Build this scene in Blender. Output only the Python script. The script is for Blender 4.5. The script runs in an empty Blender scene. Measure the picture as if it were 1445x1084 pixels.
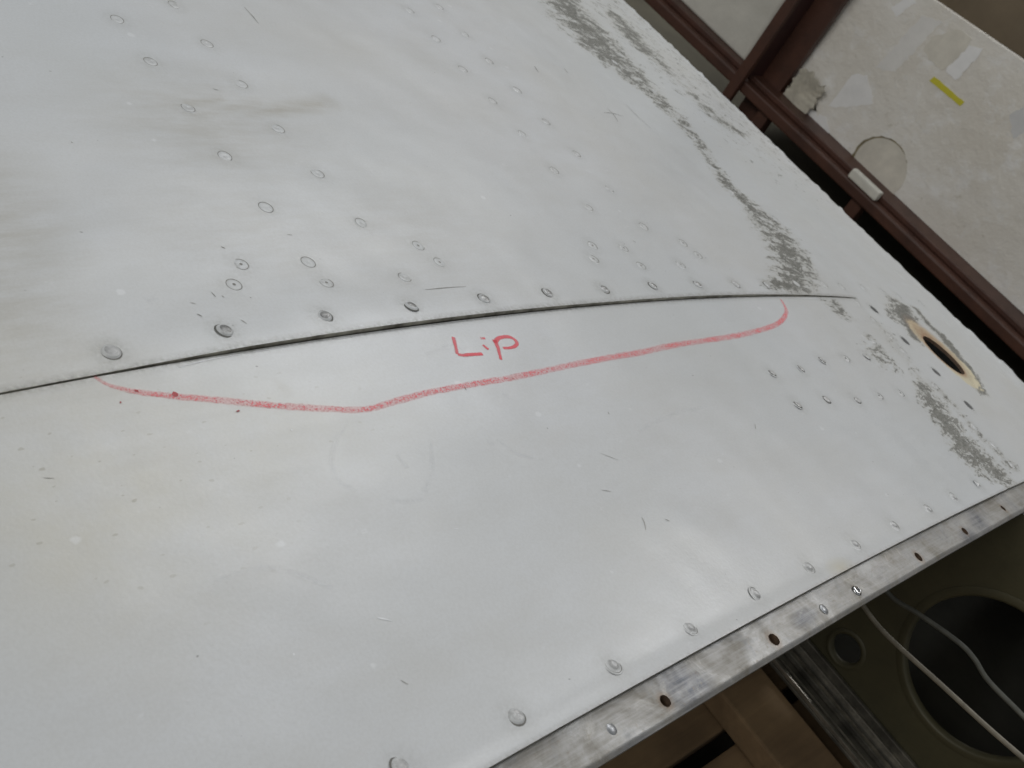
import bpy, math, random
import numpy as np
from mathutils import Vector, Matrix

# ------------------------------------------------------------------ camera
W, H, FPX = 1445.0, 1084.0, 1705.8
CAM = np.array([-0.22388, 0.0, 0.28781])
ROT = np.array([[0.67156452, 0.16335019, -0.72271558],
                [-0.58497839, 0.71553625, -0.38184835],
                [0.45475419, 0.67920880, 0.57608509]])
sc = bpy.context.scene
cd = bpy.data.cameras.new("camera")
cd.sensor_width = 36.0
cd.lens = FPX / W * 36.0
cd.clip_start = 0.01
cd.clip_end = 50
cd.dof.use_dof = True
cd.dof.focus_distance = 0.52
cd.dof.aperture_fstop = 34
cam = bpy.data.objects.new("camera", cd)
sc.collection.objects.link(cam)
cam.matrix_world = Matrix.Translation(Vector(CAM)) @ Matrix(ROT.tolist()).to_4x4()
sc.camera = cam

# ------------------------------------------------------------------ light
w = bpy.data.worlds.new("World"); sc.world = w; w.use_nodes = True
bg = w.node_tree.nodes["Background"]
bg.inputs[0].default_value = (0.93, 0.97, 1.0, 1); bg.inputs[1].default_value = 0.245

def area(name, loc, target, size, sizey, power, col):
    l = bpy.data.lights.new(name, 'AREA'); l.shape = 'RECTANGLE'
    l.size = size; l.size_y = sizey; l.energy = power; l.color = col
    o = bpy.data.objects.new(name, l); sc.collection.objects.link(o)
    o.location = loc
    o.rotation_euler = (Vector(target) - Vector(loc)).to_track_quat('-Z', 'Y').to_euler()
    o['label'] = 'unseen area lamp added to light the scene'; o['category'] = 'lamp'
    return o
# two added lamps, spaced to leave a dark band in the wing's reflection
for (lx, ly, lz, ln, wd, pw) in ((3.8, 2.6, 2.7, 5.0, 1.1, 108), (5.4, 0.65, 2.7, 4.4, 1.1, 320)):
    o_ = area("added_area_lamp", (lx, ly, lz), (lx, ly, 0), ln, wd, pw, (0.975, 0.985, 1.0))
    o_.rotation_euler = (0, 0, math.radians(17))
area("added_area_lamp", (-3.0, 0.9, 2.1), (1.2, 0.6, -0.2), 3.0, 1.0, 52, (1.0, 0.985, 0.96))  # added fill lamp, tilted to brighten the white panel behind the wing
sc.view_settings.view_transform = 'Standard'
sc.view_settings.look = 'None'
sc.view_settings.exposure = 0.06
sc.view_settings.gamma = 1.0

rng = np.random.default_rng(7)
random.seed(7)
COL = sc.collection

# ------------------------------------------------------------------ wing profile (x chord to leading edge, y span, z up)
DS = 0.0005
SS = np.arange(-0.5, 1.6, DS)
K0, K1, K2 = 0.48956542, -1.11577420, 0.13674923
sp_ = np.maximum(SS, 0)
kap = K0 + K1 * sp_ * 0 + K1 * sp_ + K2 * sp_ ** 2 * 10
kap = np.where(SS < 0, K0, kap)
kap = kap * (1 - .22 * np.clip((SS - .58) / .2, 0, 1))

def build_profile(s_nose):
    k = np.where(SS > s_nose, np.minimum(1 / 0.045, kap + (SS - s_nose) * 700), kap)
    th = np.cumsum(k) * DS
    th -= th[np.argmin(abs(SS))]
    th = np.minimum(th, math.radians(175))
    x = np.cumsum(np.cos(th)) * DS; z = -np.cumsum(np.sin(th)) * DS
    i0 = np.argmin(abs(SS))
    return x - x[i0], z - z[i0], th
# the silhouette ray falls 20.84 degrees in the chord plane: place the nose so that it touches it
lo, hi = 0.5, 1.2
for _ in range(30):
    mid = (lo + hi) / 2
    X_, Z_, T_ = build_profile(mid)
    g = (CAM[2] - math.tan(math.radians(20.84)) * (X_ - CAM[0])) - Z_
    g = g[(SS > 0.3)].min()
    if g < 0: hi = mid
    else: lo = mid
PX, PZ, PT = build_profile(lo)
S_NOSE = lo
MONO = np.argmax(PT > math.radians(85))

def prof(s):
    return np.interp(s, SS, PX), np.interp(s, SS, PZ), np.interp(s, SS, PT)

def ray(p):
    p = np.atleast_2d(np.asarray(p, float))
    return np.stack([(p[:, 0] - W / 2) / FPX, -(p[:, 1] - H / 2) / FPX, -np.ones(len(p))], 1) @ ROT.T

def on_plane(p, n, c):
    d = ray(p); n = np.array(n, float)
    t = (c - CAM @ n) / (d @ n)
    return CAM + d * t[:, None]

def on_wing(p, off=0.0):
    """photo points -> (s, y) on the wing surface"""
    d = ray(p)
    ts = np.linspace(0.2, 1.6, 1400)
    hx, hz = PX[:MONO], PZ[:MONO]
    g = (CAM[2] + d[:, 2:3] * ts) - np.interp(CAM[0] + d[:, 0:1] * ts, hx, hz, right=-9) - off
    idx = np.argmax(g < 0, 1)
    miss = ~(g < 0).any(1)
    for k in np.where(miss)[0]:
        idx[k] = max(1, np.argmin(g[k]))
    a, b = ts[np.maximum(idx - 1, 0)].copy(), ts[idx].copy()
    for _ in range(30):
        m = (a + b) / 2
        gm = (CAM[2] + d[:, 2] * m) - np.interp(CAM[0] + d[:, 0] * m, hx, hz, right=-9) - off
        a = np.where(gm > 0, m, a); b = np.where(gm > 0, b, m)
    q = CAM + d * a[:, None]
    return np.stack([np.interp(q[:, 0], hx, SS[:MONO]), q[:, 1]], 1)

Y_SEAM = 0.2326
Y_EDGE = 0.0595
Y_OUT = 0.0435
S_END = float(on_wing([(1206, 419.3)])[0, 0])

def sstep(a, b, v):
    t = np.clip((v - a) / (b - a), 0, 1); return t * t * (3 - 2 * t)

LIP_S = np.array([-.5, -.08, -.03, .0, .03, .10, .17, .25, .33, .40, .50, S_END - .01, S_END, 2.])
LIP_Z = np.array([.45, .5, .6, 1.1, 1.8, 2.2, 2.2, 1.75, 1.9, 1.7, 1.1, .5, .0, .0]) * 1.05e-3
def lift(s, y):
    """height of the surface over the plain profile"""
    s = np.asarray(s, float); y = np.asarray(y, float)
    up = np.interp(s, LIP_S, LIP_Z) * (1 - sstep(0, .045, y - Y_SEAM)) ** 1.3
    dn = 0.0009 * (1 - sstep(0, .011, y - Y_EDGE)) ** 2
    wave = .0004*np.sin(s*19+.7)*np.cos(y*15+.3)*sstep(0, .03, np.abs(y-Y_SEAM))*sstep(0, .03, y-Y_EDGE)
    return np.where(y >= Y_SEAM, up, dn) + wave

def surf(s, y, off=0.0):
    s = np.asarray(s, float); y = np.asarray(y, float)
    x, z, t = prof(s)
    h = lift(s, y) + off
    return np.stack([x + np.sin(t) * h, y + 0 * x, z + np.cos(t) * h], -1)

def frame(s, y):
    e = 1e-3
    a = surf(s + e, y) - surf(s - e, y)
    b = surf(s, y + e) - surf(s, y + 2 * e) if abs(y - Y_SEAM) < 2e-3 else surf(s, y + e) - surf(s, y - e)
    if b[1] < 0: b = -b
    a /= np.linalg.norm(a); b -= a * (a @ b); b /= np.linalg.norm(b)
    n = np.cross(a, b)
    return Matrix(np.stack([a, b, n], 1).tolist())

# ------------------------------------------------------------------ material helpers
def new_mat(name):
    m = bpy.data.materials.new(name); m.use_nodes = True
    nt = m.node_tree
    return m, nt, nt.nodes["Principled BSDF"]

class N:
    def __init__(s, nt): s.nt = nt
    def n(s, t, **kw):
        o = s.nt.nodes.new(t)
        for k, v in kw.items(): setattr(o, k, v)
        return o
    def l(s, a, b): s.nt.links.new(a, b)
    def attr(s, name):
        return s.n('ShaderNodeAttribute', attribute_name=name)
    def mapping(s, vec, scale, loc=(0, 0, 0), rot=(0, 0, 0)):
        m = s.n('ShaderNodeMapping'); m.inputs['Scale'].default_value = scale
        m.inputs['Location'].default_value = loc; m.inputs['Rotation'].default_value = rot
        s.l(vec, m.inputs['Vector']); return m.outputs[0]
    def noise(s, vec, scale, detail=4, rough=.55, dist=0):
        o = s.n('ShaderNodeTexNoise'); o.inputs['Scale'].default_value = scale
        o.inputs['Detail'].default_value = detail; o.inputs['Roughness'].default_value = rough
        o.inputs['Distortion'].default_value = dist
        s.l(vec, o.inputs['Vector']); return o.outputs['Fac']
    def ramp(s, fac, stops):
        r = s.n('ShaderNodeValToRGB'); e = r.color_ramp.elements
        while len(e) < len(stops): e.new(.5)
        for i, (p, c) in enumerate(stops):
            e[i].position = p
            e[i].color = (c, c, c, 1) if not hasattr(c, '__len__') else (*c, 1)
        s.l(fac, r.inputs['Fac']); return r.outputs['Color']
    def math(s, op, a, b=None, c=None, clamp=False):
        m = s.n('ShaderNodeMath', operation=op); m.use_clamp = clamp
        for i, v in enumerate((a, b, c)):
            if v is None: continue
            if isinstance(v, (int, float)): m.inputs[i].default_value = v
            else: s.l(v, m.inputs[i])
        return m.outputs[0]
    def mix(s, fac, a, b):
        m = s.n('ShaderNodeMix', data_type='RGBA')
        if isinstance(fac, (int, float)): m.inputs[0].default_value = fac
        else: s.l(fac, m.inputs[0])
        for i, v in ((6, a), (7, b)):
            if hasattr(v, '__len__'): m.inputs[i].default_value = (*v, 1)
            else: s.l(v, m.inputs[i])
        return m.outputs[2]
    def bump(s, h, strength, dist, normal=None):
        b = s.n('ShaderNodeBump'); b.inputs['Strength'].default_value = strength
        b.inputs['Distance'].default_value = dist; s.l(h, b.inputs['Height'])
        if normal is not None: s.l(normal, b.inputs['Normal'])
        return b.outputs[0]

WHITE = (0.60, 0.613, 0.622)
def paint_base(g, pos):
    """worn white aircraft paint: shared by the skins and the rivet heads"""
    big = g.noise(pos, 7, 4, .6)
    mid = g.noise(g.mapping(pos, (10, 26, 26), (3, 1, 0), (0, 0, .25)), 1.6, 5, .62)
    fine = g.noise(pos, 900, 3, .6)
    c = g.mix(g.ramp(big, [(.36, 0), (.66, 1)]), WHITE, (0.565, 0.57, 0.56))
    c = g.mix(g.math('MULTIPLY', g.ramp(mid, [(.44, 0), (.74, 1)]), .4), c, (0.515, 0.51, 0.485))
    c = g.mix(g.math('MULTIPLY', g.ramp(g.noise(pos, 3.3, 2, .5), [(.42, 0), (.62, 1)]), .45), c, (0.56, 0.59, 0.61))
    c = g.mix(g.math('MULTIPLY', g.ramp(fine, [(.35, 1), (.62, 0)]), .12), c, (0.36, 0.35, 0.32))
    return c

def make_paint():
    m, nt, b = new_mat("worn_white_paint"); g = N(nt)
    pos = g.n('ShaderNodeNewGeometry').outputs['Position']
    suv = g.attr('suv').outputs['Vector']
    c = paint_base(g, pos)
    # pale scuffs
    sc1 = g.ramp(g.noise(g.mapping(suv, (60, 100, 1), (4, 4, 0)), 1, 5, .7), [(.66, 0), (.72, 1)])
    c = g.mix(g.math('MULTIPLY', sc1, .5), c, (0.68, 0.69, 0.70))
    # brownish stains with a shape of their own
    st = g.attr('stain').outputs['Fac']
    stn = g.noise(g.mapping(suv, (30, 140, 1)), 1, 6, .7)
    stf = g.math('MULTIPLY', st, g.ramp(stn, [(.3, .15), (.62, 1)]))
    c = g.mix(stf, c, (0.32, 0.29, 0.22))
    # yellowed areas
    yl = g.math('MULTIPLY', g.attr('yellow').outputs['Fac'], g.ramp(g.noise(suv, 22, 5, .65), [(.3, .2), (.7, 1)]))
    c = g.mix(yl, c, (0.53, 0.49, 0.36))
    # grime round rivets and along the seam
    gr = g.attr('grime').outputs['Fac']
    c = g.mix(g.math('MULTIPLY', gr, g.ramp(g.noise(suv, 420, 4, .7), [(.34, .1), (.68, 1)])), c, (0.20, 0.195, 0.165))
    # specks: dark, and tan
    def specks(scale, thr, r0, stretch, loc):
        v = g.n('ShaderNodeTexVoronoi', voronoi_dimensions='2D'); v.inputs['Scale'].default_value = scale
        v.inputs['Randomness'].default_value = 1
        wv = g.n('ShaderNodeVectorMath', operation='ADD')
        nz = g.n('ShaderNodeTexNoise'); nz.inputs['Scale'].default_value = 260
        g.l(suv, nz.inputs['Vector'])
        ms = g.n('ShaderNodeVectorMath', operation='SCALE'); ms.inputs['Scale'].default_value = .0022
        g.l(nz.outputs['Color'], ms.inputs[0]); g.l(suv, wv.inputs[0]); g.l(ms.outputs[0], wv.inputs[1])
        g.l(g.mapping(wv.outputs[0], stretch, loc), v.inputs['Vector'])
        sep = g.n('ShaderNodeSeparateColor'); g.l(v.outputs['Color'], sep.inputs[0])
        on = g.math('GREATER_THAN', sep.outputs[0], thr)
        rad = g.math('MULTIPLY', sep.outputs[1], r0)
        d = g.math('SUBTRACT', rad, v.outputs['Distance'])
        return g.math('MULTIPLY', g.math('MULTIPLY', d, 30, clamp=True), on)
    c = g.mix(g.math('MULTIPLY', specks(62, .90, .045, (1, 1.5, 1), (0, 0, 0)), .7), c, (0.10, 0.10, 0.09))
    tan = g.math('MULTIPLY', specks(125, .66, .13, (.8, 1.7, 1), (5, 2, 0)), g.attr('yellow').outputs['Fac'])
    c = g.mix(g.math('MULTIPLY', tan, 1.0, clamp=True), c, (0.30, 0.28, 0.21))
    c = g.mix(g.math('MULTIPLY', specks(34, .84, .085, (1, 1.3, 1), (9, 3, 0)), .35), c, (0.78, 0.79, 0.80))
    # peeled paint -> bare grey metal
    pl = g.attr('peel').outputs['Fac']
    n1 = g.noise(g.mapping(suv, (58, 120, 1)), 1, 8, .72, .6)
    n2 = g.noise(g.mapping(suv, (230, 430, 1), (2, 7, 0)), 1, 5, .7)
    nn = g.math('ADD', g.math('MULTIPLY', n1, .62), g.math('MULTIPLY', n2, .38))
    pv = g.math('ADD', pl, g.math('MULTIPLY', g.math('SUBTRACT', nn, .5), 4.6))
    pm = g.ramp(pv, [(.50, 0), (.58, 1)])
    pm = g.math('MULTIPLY', pm, g.math('GREATER_THAN', pl, .02))
    halo = g.math('MULTIPLY', g.ramp(pv, [(.10, 0), (.5, 1)]), g.ramp(pl, [(.02, 0), (.3, 1)]))
    c = g.mix(g.math('MULTIPLY', halo, .62), c, (0.40, 0.39, 0.345))
    metal = g.mix(g.ramp(n2, [(.35, 0), (.65, 1)]), (0.085, 0.087, 0.075), (0.27, 0.27, 0.25))
    c = g.mix(pm, c, metal)
    # primer and rust round the open hole
    pr = g.attr('primer').outputs['Fac']
    prf = g.ramp(g.math('ADD', pr, g.math('MULTIPLY', g.math('SUBTRACT', n1, .5), .8)), [(.40, 0), (.5, 1)])
    prf = g.math('MULTIPLY', prf, g.math('GREATER_THAN', pr, .02))
    c = g.mix(prf, c, (0.62, 0.56, 0.40))
    ru = g.attr('rust').outputs['Fac']
    ruf = g.math('MULTIPLY', ru, g.ramp(g.noise(suv, 240, 5, .6), [(.25, .4), (.6, 1)]))
    c = g.mix(ruf, c, (0.29, 0.135, 0.055))
    g.l(c, b.inputs['Base Color'])
    b.inputs['Specular IOR Level'].default_value = .42
    rf = g.math('ADD', g.math('MULTIPLY', g.noise(pos, 18, 5, .65), .18), .19)
    rf = g.math('ADD', rf, g.math('MULTIPLY', g.noise(g.mapping(suv, (12, 240, 1)), 1, 4, .6), .12))
    rf = g.math('ADD', rf, g.math('MULTIPLY', pm, .1))
    g.l(rf, b.inputs['Roughness'])
    g.l(g.math('MULTIPLY', pm, .35), b.inputs['Metallic'])
    wav = g.bump(g.noise(pos, 13, 2, .5), .5, .0045)
    op = g.bump(g.noise(pos, 520, 3, .6), .10, .0006, wav)
    ro = g.math('MULTIPLY', g.noise(suv, 330, 4, .6), g.attr('rough').outputs['Fac'])
    rb = g.bump(ro, .35, .0012, op)
    pb = g.bump(pm, .6, -.0005, rb)
    g.l(pb, b.inputs['Normal'])
    return m
PAINT = make_paint()

def make_rivet_paint():
    m, nt, b = new_mat("painted_rivet_head"); g = N(nt)
    geo = g.n('ShaderNodeNewGeometry'); pos = geo.outputs['Position']
    c = paint_base(g, pos)
    info = g.n('ShaderNodeObjectInfo')
    worn = g.ramp(g.noise(pos, 420, 4, .7), [(.50, 0), (.60, 1)])
    c = g.mix(g.math('MULTIPLY', worn, g.math('MULTIPLY', info.outputs['Random'], .55)), c, (0.26, 0.26, 0.245))
    c = g.mix(.16, c, (0.30, 0.295, 0.27))
    g.l(c, b.inputs['Base Color']); b.inputs['Roughness'].default_value = .4
    g.l(g.bump(g.noise(pos, 700, 3), .25, .0006), b.inputs['Normal'])
    return m
RIVP = make_rivet_paint()

def simple(name, col, rough=.6, metal=0.0, var=.25, scale=40, col2=None, bump=.0, bscale=200, bdist=.001):
    m, nt, b = new_mat(name); g = N(nt)
    pos = g.n('ShaderNodeNewGeometry').outputs['Position']
    n = g.noise(pos, scale, 6, .65)
    c2 = col2 if col2 else tuple(x * (1 - var) for x in col)
    c = g.mix(g.ramp(n, [(.35, 0), (.65, 1)]), col, c2)
    g.l(c, b.inputs['Base Color'])
    b.inputs['Metallic'].default_value = metal
    g.l(g.math('ADD', g.math('MULTIPLY', n, .2), rough - .1), b.inputs['Roughness'])
    if bump: g.l(g.bump(g.noise(pos, bscale, 4, .6), bump, bdist), b.inputs['Normal'])
    return m

RING2 = simple("rivet_groove_dirt", (.20, .195, .175), .7, 0, .35, 300)
RING = simple("rivet_edge_dirt", (.29, .285, .26), .7, 0, .35, 300)
RINGD = simple("rivet_edge_dark_dirt", (.13, .13, .115), .7, 0, .35, 300)
DIRTYH = simple("dirty_rivet_head", (.50, .50, .49), .38, .1, .35, 420, bump=.3, bscale=700)
WORN = simple("worn_bare_rivet_metal", (.36, .36, .35), .36, .5, .55, 500, bump=.3, bscale=800)
DARK = simple("dark_screw_metal", (.10, .105, .11), .45, .5, .5, 300)
GRIMY = simple("grimy_skin_edge", (.42, .40, .33), .5, .35, .5, 70, col2=(.11, .10, .075))
BLACKISH = simple("dark_backing", (.03, .03, .027), .8)
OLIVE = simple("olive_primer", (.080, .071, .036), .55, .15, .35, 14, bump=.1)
OLIVED = simple("shaded_olive_primer", (.03, .028, .018), .95, 0, .4, 14, bump=.1)  # olive primer darkened: shade inside the nose is put into the colour
SPARM = simple("dirty_spar_metal", (.20, .185, .15), .42, .55, .6, 55, bump=.3, bscale=120)
MAROON = simple("maroon_rack_paint", (.088, .037, .023), .5, 0, .4, 20, bump=.15, bscale=90)
WOOD = None

def make_strip():
    m, nt, b = new_mat("oxidised_aluminium"); g = N(nt)
    pos = g.n('ShaderNodeNewGeometry').outputs['Position']
    a = g.noise(pos, 38, 6, .68, .5); d = g.noise(g.mapping(pos, (1, 1, 1), (3, 3, 3)), 62, 6, .7, .8)
    f = g.noise(pos, 420, 5, .7)
    c = g.mix(g.ramp(a, [(.36, 0), (.66, 1)]), (.30, .30, .295), (.165, .15, .12))
    c = g.mix(g.math('MULTIPLY', g.ramp(d, [(.52, 0), (.66, 1)]), .62), c, (.16, .165, .17))
    dk = g.math('MULTIPLY', g.math('MULTIPLY', g.attr('dark').outputs['Fac'], .95), g.ramp(g.noise(pos, 210, 5, .7), [(.3, .35), (.6, 1)]))
    c = g.mix(dk, c, (.075, .082, .10))
    c = g.mix(g.math('MULTIPLY', g.ramp(d, [(.30, 1), (.42, 0)]), .7), c, (.40, .39, .36))
    c = g.mix(g.math('MULTIPLY', g.ramp(f, [(.58, 0), (.7, 1)]), .6), c, (.17, .14, .10))
    c = g.mix(g.math('MULTIPLY', g.ramp(g.noise(g.mapping(pos, (30, 700, 30)), 1, 5, .7), [(.42, 0), (.70, 1)]), .5), c, (.36, .36, .355))
    ru = g.attr('rust').outputs['Fac']
    c = g.mix(ru, c, (.16, .095, .045))
    g.l(c, b.inputs['Base Color'])
    b.inputs['Metallic'].default_value = .45
    g.l(g.ramp(a, [(.3, .36), (.7, .6)]), b.inputs['Roughness'])
    g.l(g.bump(g.math('ADD', f, d), .15, .0006), b.inputs['Normal'])
    return m
STRIP = make_strip()

def make_wood(name, c1, c2, sc_=(3, 40, 40)):
    m, nt, b = new_mat(name); g = N(nt)
    tc = g.n('ShaderNodeTexCoord').outputs['Object']
    info = g.n('ShaderNodeObjectInfo').outputs['Random']
    v = g.n('ShaderNodeVectorMath', operation='ADD'); g.l(tc, v.inputs[0])
    cmb = g.n('ShaderNodeCombineXYZ'); g.l(g.math('MULTIPLY', info, 20), cmb.inputs[0]); g.l(cmb.outputs[0], v.inputs[1])
    n = g.noise(g.mapping(v.outputs[0], sc_), 1, 7, .65, .8)
    n2 = g.noise(v.outputs[0], 9, 4, .6)
    c = g.mix(g.ramp(n, [(.3, 0), (.7, 1)]), c1, c2)
    c = g.mix(g.math('MULTIPLY', g.ramp(n2, [(.45, 0), (.7, 1)]), .6), c, tuple(x * .5 for x in c2))
    g.l(c, b.inputs['Base Color']); b.inputs['Roughness'].default_value = .8
    g.l(g.bump(n, .4, .002), b.inputs['Normal'])
    return m
WOOD = make_wood("old_pallet_wood", (.36, .235, .12), (.19, .12, .06))

def make_marker(name, col, dark, thr, soft):
    m, nt, b = new_mat(name); g = N(nt)
    pos = g.n('ShaderNodeNewGeometry').outputs['Position']
    ac = g.attr('across').outputs['Fac']
    n = g.noise(pos, 1100, 4, .75)
    n2 = g.noise(g.mapping(pos, (1, 1, 1), (1, 2, 3)), 240, 4, .7)
    blob = g.ramp(g.noise(pos, 1100, 3, .7), [(.60, 0), (.68, 1)])
    c = g.mix(g.math('MULTIPLY', blob, .8), col, dark)
    g.l(c, b.inputs['Base Color']); b.inputs['Roughness'].default_value = .55
    core = g.ramp(g.math('ADD', ac, g.math('MULTIPLY', g.math('SUBTRACT', n2, .5), 1.1)), [(.15, 1), (.62, .85), (1, 0)])
    grain = g.math('MULTIPLY', g.ramp(n, [(.42, 0), (.60, 1)]), g.ramp(n2, [(.30, .45), (.60, 1)]))
    press = g.ramp(g.noise(g.mapping(pos, (1, 1, 1), (5, 1, 0)), 42, 4, .7), [(.34, .55), (.62, 1.15)])
    a = g.math('MULTIPLY', g.math('MULTIPLY', core, press), g.math('ADD', g.math('MULTIPLY', grain, soft), thr))
    a = g.math('MAXIMUM', a, g.math('MULTIPLY', blob, g.math('MULTIPLY', core, .9)))
    g.l(a, b.inputs['Alpha'])
    return m
MARK = make_marker("pink_red_crayon", (.92, .15, .17), (.52, .03, .04), .20, .60)
MARKL = make_marker("red_crayon", (.86, .07, .10), (.60, .03, .05), .70, .26)

# ------------------------------------------------------------------ mesh helpers
def obj(name, verts, faces, mat, parent=None, smooth=True, mats=None, fmat=None):
    me = bpy.data.meshes.new(name)
    v = np.asarray(verts, float)
    me.from_pydata(v.tolist(), [], faces if isinstance(faces, list) else faces.tolist())
    for mm in (mats or [mat]): me.materials.append(mm)
    if fmat is not None: me.polygons.foreach_set('material_index', np.asarray(fmat, np.int32))
    if smooth: me.polygons.foreach_set('use_smooth', np.ones(len(me.polygons), bool))
    me.update()
    o = bpy.data.objects.new(name, me); COL.objects.link(o)
    if parent: o.parent = parent
    return o

def fattr(o, name, vals):
    a = o.data.attributes.new(name, 'FLOAT', 'POINT'); a.data.foreach_set('value', np.asarray(vals, np.float32).ravel())
def vattr(o, name, vals):
    a = o.data.attributes.new(name, 'FLOAT_VECTOR', 'POINT'); a.data.foreach_set('vector', np.asarray(vals, np.float32).ravel())

def empty(name, loc, label, cat, group=None):
    o = bpy.data.objects.new(name, None); COL.objects.link(o); o.location = loc
    o['label'] = label; o['category'] = cat
    o.empty_display_size = .05
    if group: o['group'] = group
    return o

def tag(o, label=None, cat=None, group=None, kind=None):
    if label: o['label'] = label
    if cat: o['category'] = cat
    if group: o['group'] = group
    if kind: o['kind'] = kind
    return o

def box_mesh(a, b, bev=0.0):
    (x0, y0, z0), (x1, y1, z1) = a, b
    if bev <= 0:
        v = [(x0,y0,z0),(x1,y0,z0),(x1,y1,z0),(x0,y1,z0),(x0,y0,z1),(x1,y0,z1),(x1,y1,z1),(x0,y1,z1)]
        f = [(0,3,2,1),(4,5,6,7),(0,1,5,4),(1,2,6,5),(2,3,7,6),(3,0,4,7)]
        return v, f
    import bmesh
    bm = bmesh.new(); bmesh.ops.create_cube(bm, size=1)
    for q in bm.verts: q.co = Vector(((x0+x1)/2 + q.co.x*(x1-x0), (y0+y1)/2 + q.co.y*(y1-y0), (z0+z1)/2 + q.co.z*(z1-z0)))
    bmesh.ops.bevel(bm, geom=bm.edges[:], offset=bev, segments=2, affect='EDGES', profile=.6)
    bm.verts.index_update()
    v = [tuple(q.co) for q in bm.verts]; f = [tuple(q.index for q in fa.verts) for fa in bm.faces]
    bm.free(); return v, f

def box(name, a, b, mat, parent=None, bev=0.0, smooth=False):
    v, f = box_mesh(a, b, bev); v = np.array(v)
    c = (np.array(a) + np.array(b)) / 2
    if parent is not None: c = c - np.array(parent.location)
    o = obj(name, v - (np.array(a) + np.array(b)) / 2, f, mat, parent, smooth)
    o.location = c
    return o

def tube(name, pts, rad, mat, parent=None, seg=10):
    pts = np.asarray(pts, float); n = len(pts)
    vs = []
    for i in range(n):
        t = pts[min(i+1, n-1)] - pts[max(i-1, 0)]; t /= np.linalg.norm(t)
        u = np.cross(t, [0, 0, 1.]); u /= np.linalg.norm(u); v = np.cross(u, t)
        for k in range(seg):
            a = 2*math.pi*k/seg; vs.append(pts[i] + rad*(u*math.cos(a) + v*math.sin(a)))
    f = [(i*seg+k, i*seg+(k+1) % seg, (i+1)*seg+(k+1) % seg, (i+1)*seg+k) for i in range(n-1) for k in range(seg)]
    f += [tuple(range(seg-1, -1, -1)), tuple((n-1)*seg + k for k in range(seg))]
    return obj(name, vs, f, mat, parent)

def smooth_line(pts, n):
    """Catmull-Rom through points"""
    p = np.asarray(pts, float); p = np.vstack([2*p[0]-p[1], p, 2*p[-1]-p[-2]])
    out = []
    m = len(p) - 3
    for t in np.linspace(0, m - 1e-6, n):
        i = int(t); u = t - i
        a, b, c, d = p[i], p[i+1], p[i+2], p[i+3]
        out.append(.5*((2*b) + (c-a)*u + (2*a-5*b+4*c-d)*u*u + (3*b-a-3*c+d)*u**3))
    return np.array(out)

# ------------------------------------------------------------------ setting
floor = obj("floor", [(-6, -6, -.45), (6, -6, -.45), (6, 6, -.45), (-6, 6, -.45)], [(0, 1, 2, 3)],
            simple("dusty_concrete", (.062, .055, .034), .85, 0, .35, 5, bump=.2), smooth=False)
tag(floor, kind='structure')
wall = obj("wall", [(4.2, -4, -.45), (4.2, 5, -.45), (4.2, 5, 3), (4.2, -4, 3)], [(0, 1, 2, 3)],
           simple("dim_brown_wall", (.16, .125, .085), .8, 0, .4, 3), smooth=False)
tag(wall, kind='structure')

# ------------------------------------------------------------------ the wing
wing = empty("aircraft_wing", (0.3, 0.2, -.28),
             'worn white painted aircraft wing section with riveted skin and red crayon marks', 'aircraft wing')
WO = np.array(wing.location)

# feature points (photo pixels -> wing coordinates)
row1 = [(165,28),(212,88),(265,153),(317,221),(375,293),(435,370)]
row2 = [(246,7),(292,62),(340,119),(392,182),(448,245),(510,315),(570,393)]
row3 = [(578,15),(615,55),(653,98),(695,143),(737,190),(782,241),(830,293)]
row4 = [(620,10),(655,48),(690,87),(729,128),(770,173),(813,218),(860,267),(908,320)]
cross = [(340,373),(330,402),(460,400),(590,347),(620,371),(836,347),(837,366),(880,350),(904,376),(964,343),(985,360),(960,374)]
seamr = [(157,495),(317,467),(457,448),(579,434),(682,424),(772,415),(851,409),(921,405),(984,403),(1038,402),(1082,403)]
seamf = [(1123,402),(1162,402),(1187,405),(1218,406),(1246,411),(1267,417)]
edger = [(565,1082),(728,1011),(865,939),(974,886),(1067,839),(1141,801),(1206,768),(1261,741),(1310,719),(1346,702),(1380,684)]
block = [(1090,526),(1131,520),(1160,508),(1193,506),(1222,503),(1126,571),(1167,564),(1210,565),(1240,558.5),(1270,555)]
nosef = [(1210,428),(1232,452),(1255,474),(1274,496),(1231,481),(1319,545),(1374,602),(1402,628),(1427,656),
         (923,129),(1032,270),(1094,309),(868,88),(980,195),(1300,428)]
screws = [(1233,437),(1276,481),(1320,525),(1367,573)]

allr = on_wing(row1+row2+row3+row4+cross+seamf+edger+block+nosef)
seam_sy = on_wing(seamr, .0012)
scr_sy = on_wing(screws)
HOLE = on_wing([(1332, 501)])[0]
HA, HB = 0.0205, 0.0205       # half sizes along s, y

# graded grid axes
def axis(stops):
    out = [stops[0][0]]
    for (a, _), (b, st) in zip(stops[:-1], stops[1:]):
        n = max(1, int(round((b - a) / st))); out += list(np.linspace(a, b, n + 1)[1:])
    return np.array(out)
S_BOT = S_NOSE + .16
s_ax = axis([(-.45, 0), (-.13, .008), (.42, .0024), (S_NOSE + .05, .0019), (S_BOT, .004)])
yl_ax = axis([(Y_EDGE, 0), (Y_EDGE + .010, .001), (Y_SEAM - .0004, .0019)])
yu_ax = axis([(Y_SEAM, 0), (Y_SEAM + .02, .0018), (.72, .0023), (1.0, .008)])

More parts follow.
